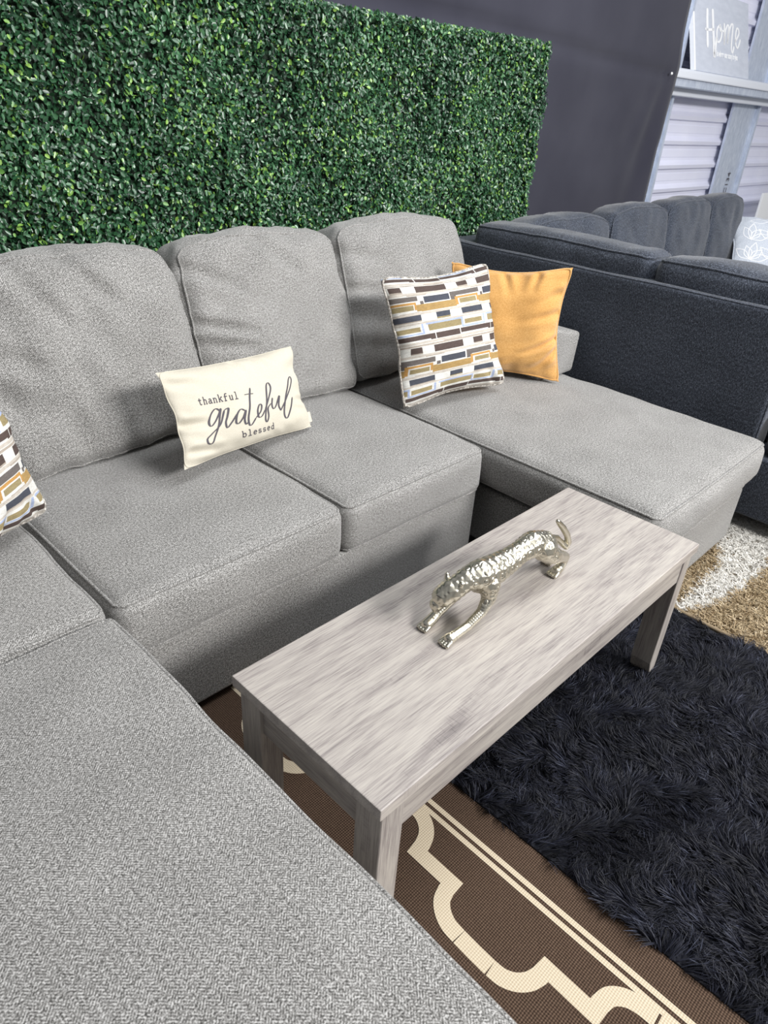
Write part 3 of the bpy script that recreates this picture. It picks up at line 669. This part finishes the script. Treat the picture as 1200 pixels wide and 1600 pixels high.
def drape(name, strokes, w_lo, w_hi, mat, root, PI):
    V = []; F = []
    for st, calli in strokes:
        P = np.array(st, float)*np.array([PI.w/2, PI.h/2])
        P = spline(P, 7) if calli else np.concatenate([np.linspace(P[i], P[i+1], 5)[:-1] for i in range(len(P)-1)]+[P[-1:]])
        wd = pen(P, w_lo, w_hi) if calli else w_lo
        v, f = ribbon(P, wd); u = v[:, 0]/(PI.w/2); vv = v[:, 1]/(PI.h/2)
        Q = PI.P(u, vv, 1, .0009); F += [tuple(i+len(V) for i in q) for q in f]; V += Q.tolist()
    return mesh(name, V, F, mat, root, smooth=False)
GS = [[[-.451, -.042], [-.51, .031], [-.598, -.085], [-.639, -.237], [-.618, -.29], [-.549, -.213], [-.479, -.089], [-.444, .001], [-.512, -.266], [-.593, -.502], [-.659, -.646], [-.713, -.618], [-.711, -.527], [-.636, -.446], [-.501, -.306], [-.402, -.036]], [[-.402, -.036], [-.354, -.029], [-.39, -.183], [-.428, -.306], [-.419, -.415], [-.357, -.339], [-.27, -.184]], [[-.163, -.16], [-.213, -.113], [-.272, -.201], [-.299, -.349], [-.27, -.397], [-.207, -.302], [-.152, -.164], [-.189, -.345], [-.177, -.457], [-.132, -.406]], [[.018, .278], [-.054, -.006], [-.129, -.3], [-.138, -.475], [-.107, -.507], [-.025, -.382]], [[-.096, .164], [-.021, .157], [.039, .14]], [[-.025, -.382], [.063, -.274], [.098, -.16], [.069, -.122], [.018, -.237], [.017, -.382], [.067, -.385], [.141, -.27]], [[.141, -.27], [.259, -.018], [.34, .179], [.328, .29], [.275, .221], [.199, -.107], [.121, -.444], [.139, -.547], [.18, -.433], [.196, -.255], [.264, -.17]], [[.312, -.057], [.276, -.212], [.291, -.3], [.35, -.241], [.431, -.051], [.394, -.258], [.417, -.388]], [[.417, -.388], [.575, -.094], [.729, .21], [.728, .306], [.647, .195], [.518, -.19], [.474, -.497], [.512, -.606], [.595, -.41], [.662, -.162]]]
drape('script_lettering', [(s_, True) for s_ in GS], .0022, .0072, INK, pg, PG)
def arc(cx, cy, rx, ry, a0, a1, n=10): return [(cx+rx*math.cos(math.radians(a0+(a1-a0)*k/n)), cy+ry*math.sin(math.radians(a0+(a1-a0)*k/n))) for k in range(n+1)]
GL = {  # slab typewriter letters, x 0..1, x-height .62, ascender 1
 't': [[(.4, .9), (.4, .15)]+arc(.58, .15, .18, .15, 180, 330), [(.12, .62), (.75, .62)]],
 'h': [[(.08, 1), (.22, 1), (.22, 0)], [(.08, 0), (.38, 0)], arc(.47, .38, .25, .24, 180, 0)+[(.72, 0)], [(.6, 0), (.88, 0)]],
 'a': [arc(.45, .45, .25, .17, 150, 0)+[(.7, .1), (.78, 0), (.92, .02)], arc(.42, .18, .27, .18, 20, 360)],
 'n': [[(.08, .62), (.22, .62), (.22, 0)], [(.08, 0), (.38, 0)], arc(.47, .38, .25, .24, 180, 0)+[(.72, 0)], [(.6, 0), (.88, 0)]],
 'k': [[(.08, 1), (.22, 1), (.22, 0)], [(.08, 0), (.36, 0)], [(.22, .25), (.7, .6)], [(.55, .62), (.85, .62)], [(.4, .38), (.78, 0)], [(.62, 0), (.92, 0)]],
 'f': [[(.35, 0), (.35, .8)]+arc(.57, .8, .22, .2, 180, 40), [(.12, .6), (.75, .6)], [(.15, 0), (.6, 0)]],
 'u': [[(.06, .62), (.2, .62), (.2, .22)]+arc(.44, .22, .24, .22, 180, 360)+[(.68, .62)], [(.55, .62), (.68, .62), (.68, 0), (.86, 0)]],
 'l': [[(.22, 1), (.48, 1), (.48, 0)], [(.15, 0), (.82, 0)]],
 'b': [[(.05, 1), (.2, 1), (.2, 0)], arc(.48, .31, .3, .31, 160, -160)],
 'e': [[(.17, .34), (.8, .34)]+arc(.48, .31, .32, .31, 5, 320)],
 's': [[(.72, .62), (.72, .48)], arc(.47, .46, .26, .16, 20, 270)+arc(.47, .16, .27, .15, 90, -160), [(.2, 0), (.2, .16)]],
 'd': [[(.62, 1), (.78, 1), (.78, 0), (.92, 0)], arc(.5, .31, .3, .31, 20, 340)]}
def typed(word, O, X, Hh):
    """O baseline start, X baseline vector over the word, Hh ascender vector (pillow uv)"""
    out = []; n = len(word)
    for i, ch in enumerate(word):
        for st in GL[ch]:
            out.append(([(O[0]+X[0]*(i+p[0]*.92)/n+Hh[0]*p[1], O[1]+X[1]*(i+p[0]*.92)/n+Hh[1]*p[1]) for p in st], False))
    return out
drape('typed_lettering', typed('thankful', (-.707, .188), (.525, -.072), (.006, .150)), .0029, 0, INK, pg, PG)
drape('typed_lettering', typed('blessed', (-.238, -.742), (.525, -.028), (-.010, .145)), .0029, 0, INK, pg, PG)
tg = box('side_tag', (.245, -.006, -.115), (.268, -.004, -.082), CREAM, pg, bev=0); tg['label'] = 'small pale sewn tag'

# --- woven pattern for the two geometric pillows
def weave(n, seed):
    cell = 1./n
    pal = dict(lt=(.50, .455, .40), **{'or': (.47, .26, .085)}, w=(.66, .65, .61), br=(.085, .062, .055), ch=(.065, .070, .088), go=(.38, .25, .10), ol=(.29, .235, .125), ta=(.38, .33, .28), bl=(.36, .42, .58), gr=(.135, .118, .11))
    img = np.zeros((n, n, 3)); img[:] = pal['ta']
    U, V = np.meshgrid((np.arange(n)+.5)/n, (np.arange(n)+.5)/n, indexing='ij')
    def rect(x, y, w, h, c, out=None):
        for dx in (-1.0, 0, 1.0):
            for dy in (0,):
                X0, Y0 = x+dx, y+dy
                if out:
                    o = .007; k = (U > X0-o) & (U < X0+w+o) & (V > Y0-o) & (V < Y0+h+o); img[k] = pal[out]
                k = (U > X0) & (U < X0+w) & (V > Y0) & (V < Y0+h); img[k] = pal[c]
    def pr(x, y, w, h, c, out=None):                # sizes in 1/912 of the width and 1/1050 of the height, y measured down
        X0, X1, Y0, Y1 = x/912, (x+w)/912, 1-(y+h)/1050, 1-y/1050
        if out: ou, ov = 7/912, 7/1050; img[(U > X0-ou) & (U < X1+ou) & (V > Y0-ov) & (V < Y1+ov)] = pal[out]
        img[(U > X0) & (U < X1) & (V > Y0) & (V < Y1)] = pal[c]
    img[:] = pal['w']; g = random.Random(seed)
    for r in range(-1, 3):
        Y = r*474
        for k in range(-2, 3):
            X = k*519+r*48; B = lambda x, y, w, h, c, o=None: pr(X+x, Y+y, w, h, c, o)
            B(0, 92, 519, 10, 'ta'); B(196, 106, 240, 56, 'br'); B(535, 106, 85, 44, 'br'); B(535, 150, 85, 10, 'ta'); B(0, 164, 519, 18, 'lt'); B(120, 178, 150, 8, 'ta')
            B(454, 194, 260, 40, 'gr'); B(454, 194, 46, 68, 'gr'); B(208, 236, 40, 26, 'gr'); B(244, 202, 200, 52, 'ch', 'w')
            B(208, 264, 282, 54, 'go'); B(490, 240, 200, 16, 'or'); B(488, 240, 20, 70, 'or'); B(676, 240, 18, 60, 'or'); B(694, 262, 34, 54, 'go'); B(522, 264, 148, 36, 'ol', 'w')
            B(0, 322, 519, 18, 'lt'); B(560, 318, 150, 9, 'ta')
            B(312, 342, 108, 40, 'ch'); B(312, 382, 108, 10, 'ol'); B(515, 342, 200, 44, 'ch'); B(515, 386, 200, 9, 'ta'); B(0, 396, 519, 15, 'lt')
            B(236, 426, 262, 46, 'ol'); B(222, 412, 292, 14, 'bl'); B(498, 412, 16, 78, 'bl'); B(498, 476, 222, 14, 'bl'); B(706, 412, 16, 78, 'bl'); B(524, 432, 168, 38, 'ol', 'w')
            B(476, 494, 276, 34, 'br'); B(752-519, 494, 40, 42, 'br'); B(280, 494, 196, 42, 'br', 'w')
            B(0, 544, 519, 18, 'lt'); B(330, 562, 150, 9, 'ta')
    nz_ = np.random.default_rng(seed).normal(0, .05, (n, n, 1)); sm = nz_.copy()
    for k in range(1, 5): sm += np.roll(nz_, k, 0)
    return np.clip(img*(1+sm*.55), 0, 1)
PATM, t, b = newmat('woven_block_pattern', .85, spec=.2); N = NT(t); a = N.n('ShaderNodeAttribute'); a.attribute_name = 'weave'
uv = N.uv(); nn = N.noise(N.scale(uv, (.4, 1, 1)), 700, 2); mx = N.n('ShaderNodeMixRGB', blend_type='OVERLAY'); mx.inputs[0].default_value = .45; N.l(a.outputs['Color'], mx.inputs[1]); N.l(nn, mx.inputs[2]); N.l(mx.outputs[0], b.inputs['Base Color']); N.bump(nn, b, .3, .001)
TAUPE = fabric('taupe_pillow_back', (.07, .065, .06), (.20, .19, .18), (.36, .35, .33), herr=.05)
WELT = fabric('mottled_welt', (.09, .08, .07), (.38, .35, .31), (.70, .67, .62), fine=130, herr=0, blotch=.1)
def pat_pillow(M, label, seed, w=.46, h=.455, flip=False):
    p = empty('geometric_pillow', mat=M); tag(p, label, 'pillow', 'geometric block pattern pillows')
    Q = Pillow(w, h, .070, .095, cr=[(.2, -.97, .3, -.6, .07, .012), (.75, -.97, .5, -.6, .06, .012), (-.97, .2, -.6, .15, .08, .010), (.3, .97, .2, .7, .07, .010)], pinch=.15, seed=seed, wa=.004, p=2.3, e=.55)
    Q.surf('front_cover', 1, PATM, p, n=241, cols=weave(240, seed)); Q.surf('back_cover', -1, TAUPE, p, n=60); Q.rim('welt', .0045, WELT, p, 70)
    return p
TLp, TRp, BRp, BLp = map(Vector, ((1.19, .85, .882), (1.622, .757, .902), (1.665, .590, .500), (1.227, .680, .478)))
pat_pillow(basis((TLp+TRp+BRp+BLp)/4, TRp+BRp-TLp-BLp, TLp+TRp-BLp-BRp), 'block patterned pillow overlapping the mustard pillow on the right chaise', 9, .490, .470)
brc = Vector((-.010, .735, .492)); exl = Vector((.82, .57, -.01)).normalized(); ezl = Vector((-.17, .20, .96)).normalized()
pat_pillow(basis(brc-exl*.23+ezl*.225, exl, ezl), 'block patterned pillow cut off at the left edge of the photo', 12)
# --- mustard pillow
TLp, TRp, BRp, BLp = map(Vector, ((1.676, .931, .862), (1.946, .585, .891), (1.899, .503, .478), (1.629, .849, .475)))
py = empty('mustard_pillow', mat=basis((TLp+TRp+BRp+BLp)/4, TRp+BRp-TLp-BLp, TLp+TRp-BLp-BRp)); tag(py, 'plain mustard yellow velvet pillow behind the patterned one, against the low arm', 'pillow')
PY = Pillow(.475, .445, .05, .05, ear=.03, pinch=.17, cr=[(.97, -.22, .2, -.55, .045, .016), (.95, -.42, .45, -.86, .05, .014), (.95, .22, .1, .0, .05, .009), (.9, .55, .3, .3, .06, .007), (-.1, .97, .0, .45, .05, .010), (.45, .96, .35, .55, .05, .012), (-.5, -.9, .2, -.6, .05, .006)], seed=14, wa=.0055, p=2.3, e=.6); PY.surf('front_cover', 1, YEL, py); PY.surf('back_cover', -1, YEL, py); PY.rim('welt', .0042, YEL, py)
# --- pale pillow on the dark sofa, raised leaf pattern
TLp, TRp, BRp, BLp = map(Vector, ((5.181, 1.208, .822), (5.444, .86, .822), (5.18, .66, .50), (4.917, 1.008, .50)))
cW = (TLp+TRp+BRp+BLp)/4+Vector((0, 0, .012))
pw = empty('embroidered_pillow', mat=basis(cW, TRp+BRp-TLp-BLp, TLp+TRp-BLp-BRp)); tag(pw, 'pale grey pillow with white leaf embroidery on the far dark sofa', 'pillow')
PW = Pillow(.44, .46, .06, .05, pinch=.09, seed=19, wa=.003); PW.surf('front_cover', 1, PALE, pw); PW.surf('back_cover', -1, PALE, pw); PW.rim('welt', .005, PALE, pw)
st = []
for cx in (-.5, .25, .9):
    for cz, rot in ((-.75, .3), (-.05, .2), (.65, .35)):
        for k in range(5):
            a = rot+(k-2)*.55; L = .62 if k % 2 == 0 else .5
            pts = [(cx, cz), (cx+L*.5*math.sin(a)-.12*math.cos(a), cz+L*.5*math.cos(a)+.12*math.sin(a)), (cx+L*math.sin(a), cz+L*math.cos(a))]
            pt2 = [(cx, cz), (cx+L*.5*math.sin(a)+.12*math.cos(a), cz+L*.5*math.cos(a)-.12*math.sin(a)), (cx+L*math.sin(a), cz+L*math.cos(a))]
            for q in (pts, pt2): 
                if all(abs(c_) < .95 for pp in q for c_ in pp): st.append((q, True))
drape('embroidery', st, .004, .005, WHITEP, pw, PW)
# pale cushion at the open end of the dark sofa
pe = empty('pale_cushion', mat=T3(2.52, -.33, .72, -.15, 0, .1)); tag(pe, 'pale blue grey cushion at the open end of the dark sofa, mostly out of frame', 'pillow')
PE = Pillow(.42, .42, .05, .05, seed=23); PE.surf('front_cover', 1, PALE, pe); PE.surf('back_cover', -1, PALE, pe)

# ================================================================ PANTHER STATUE
CHAMP, t, b = newmat('champagne_metal', .29, (.60, .565, .47), 1.0); N = NT(t)
N.bump(N.noise(N.obj(), 60, 2), b, .10, .0012)
def panther():
    bm = bmesh.new()
    def cap(p, q, r1, r2, n=6):
        p, q = Vector(p), Vector(q); k = max(2, int((q-p).length/max(.0035, min(r1, r2)*.45)))
        for i in range(k+1):
            t = i/k; bmesh.ops.create_icosphere(bm, subdivisions=2, radius=r1+(r2-r1)*t, matrix=Matrix.Translation(p.lerp(q, t)))
    def chain(*pts):
        for a, b_ in zip(pts, pts[1:]): cap(a[:3], b_[:3], a[3], b_[3])
    # axes: x = along the body (0 front paws, .37 hind paw), y = left side (+) / near side (-), z up
    chain((.020, .012, .094, .025), (.052, .006, .112, .025), (.090, 0, .112, .034), (.13, 0, .108, .034), (.175, 0, .112, .029), (.215, 0, .120, .026), (.255, 0, .124, .031), (.295, 0, .112, .030), (.318, 0, .098, .022))
    chain((.09, 0, .096, .028), (.12, 0, .094, .026))
    # head, brow, muzzle, ears
    chain((.018, .014, .094, .0255), (.002, .018, .084, .0235)); chain((.0, .018, .080, .017), (-.011, .021, .068, .0150)); chain((-.002, .020, .066, .011), (-.010, .022, .057, .010))
    for s_ in (-1, 1):
        chain((.024, .014+s_*.018, .110, .0065), (.026, .014+s_*.021, .119, .0048))
        chain((-.010, .019+s_*.009, .079, .0055), (-.004, .018+s_*.012, .082, .005))
    # front legs: near one reaches forward to the viewer, the other straight ahead
    chain((.100, -.016, .094, .026), (.098, -.025, .066, .0165), (.074, -.030, .042, .0118), (.036, -.030, .023, .0105), (.002, -.028, .014, .0110), (-.012, -.027, .0115, .0130))
    chain((.092, .020, .092, .024), (.072, .032, .064, .0150), (.040, .036, .040, .0125), (.010, .036, .023, .0115), (-.006, .035, .014, .0130), (-.018, .034, .011, .0130))
    # hind legs: thigh, hock, paw
    chain((.280, -.014, .110, .029), (.308, -.016, .086, .024), (.345, -.013, .064, .017), (.384, -.008, .045, .0125), (.388, -.006, .030, .0105), (.376, -.006, .014, .0115), (.364, -.006, .0115, .0130))
    chain((.280, .016, .108, .028), (.315, .026, .084, .020), (.352, .032, .062, .014), (.396, .034, .044, .010), (.402, .035, .026, .0095), (.400, .035, .012, .0105), (.394, .035, .010, .011))
    # toes
    for (x, y) in ((-.016, -.027), (-.018, .034), (.362, -.006), (.392, .035)):
        for k in (-1.5, -.5, .5, 1.5): chain((x-.002, y+k*.0060, .0100, .0050), (x-.016+abs(k)*.0018, y+k*.0070, .0055, .0044))
    # tail curls down then up
    chain((.318, .004, .108, .010), (.338, .008, .106, .0085), (.366, .012, .092, .0085), (.386, .010, .074, .008), (.400, .004, .060, .0082), (.404, .002, .072, .008), (.390, .002, .098, .0082), (.368, .002, .124, .0082), (.350, .002, .142, .0072), (.340, .002, .152, .0055))
    me = bpy.data.meshes.new('body'); bm.to_mesh(me); bm.free(); o = bpy.data.objects.new('tmp', me); COL.objects.link(o)
    r = o.modifiers.new('r', 'REMESH'); r.mode = 'VOXEL'; r.voxel_size = .0010; s = o.modifiers.new('s', 'SMOOTH'); s.iterations = 8; s.factor = .5
    dg = bpy.context.evaluated_depsgraph_get(); me2 = bpy.data.meshes.new_from_object(o.evaluated_get(dg)); bpy.data.objects.remove(o)
    n = len(me2.vertices); V = np.empty(n*3); me2.vertices.foreach_get('co', V); V = V.reshape(-1, 3); Nn = np.empty(n*3); me2.vertices.foreach_get('normal', Nn); Nn = Nn.reshape(-1, 3)
    body = (V[:, 2] > .062) & (V[:, 0] > .045) & (V[:, 0] < .33)
    idx = np.where(body)[0]; g = np.random.default_rng(5); pts = []
    for i in g.permutation(idx):
        if all((abs(V[i]-q)**2).sum() > .0172**2 for q in pts): pts.append(V[i])
        if len(pts) > 170: break
    off = np.zeros(n)
    for q in pts:
        d = np.linalg.norm(V-q, axis=1); R = .0062
        off += -.0010*np.exp(-((d-R)/.0014)**2)
    # hammered legs and muzzle creases
    off += wob(V, .016, 77, .00015)*(~body)
    eye = 0
    for s_ in (-1, 1):
        d = np.linalg.norm(V-np.array([-.014, .019+s_*.011, .080]), axis=1); off += -.0022*np.exp(-(d/.0032)**2)
    V2 = V+Nn*off[:, None]; V2[:, 2] = np.maximum(V2[:, 2], .0003); me2.vertices.foreach_set('co', V2.ravel()); me2.update()
    me2.polygons.foreach_set('use_smooth', [True]*len(me2.polygons)); me2.materials.clear(); me2.materials.append(CHAMP)
    o = bpy.data.objects.new('panther_statue', me2); COL.objects.link(o)
    dvec = Vector((.99665, -.08182, 0)); nvec = Vector((.08182, .99665, 0))
    Mx = Matrix((dvec, nvec, Vector((0, 0, 1)))).transposed().to_4x4(); Mx.translation = Vector((.3935, -.1855, .46)); o.matrix_world = Mx
    tag(o, 'silver champagne metal big cat statue prowling on the coffee table', 'statue')
panther()

for o in list(COL.objects):
    if o.type == 'MESH' and not o.data.uv_layers and o.data.materials and o.data.materials[0] in (GREY, DARK, CREAM, PALE, YEL, WELT, TAUPE) and len(o.data.polygons) < 6000: box_uv(o)
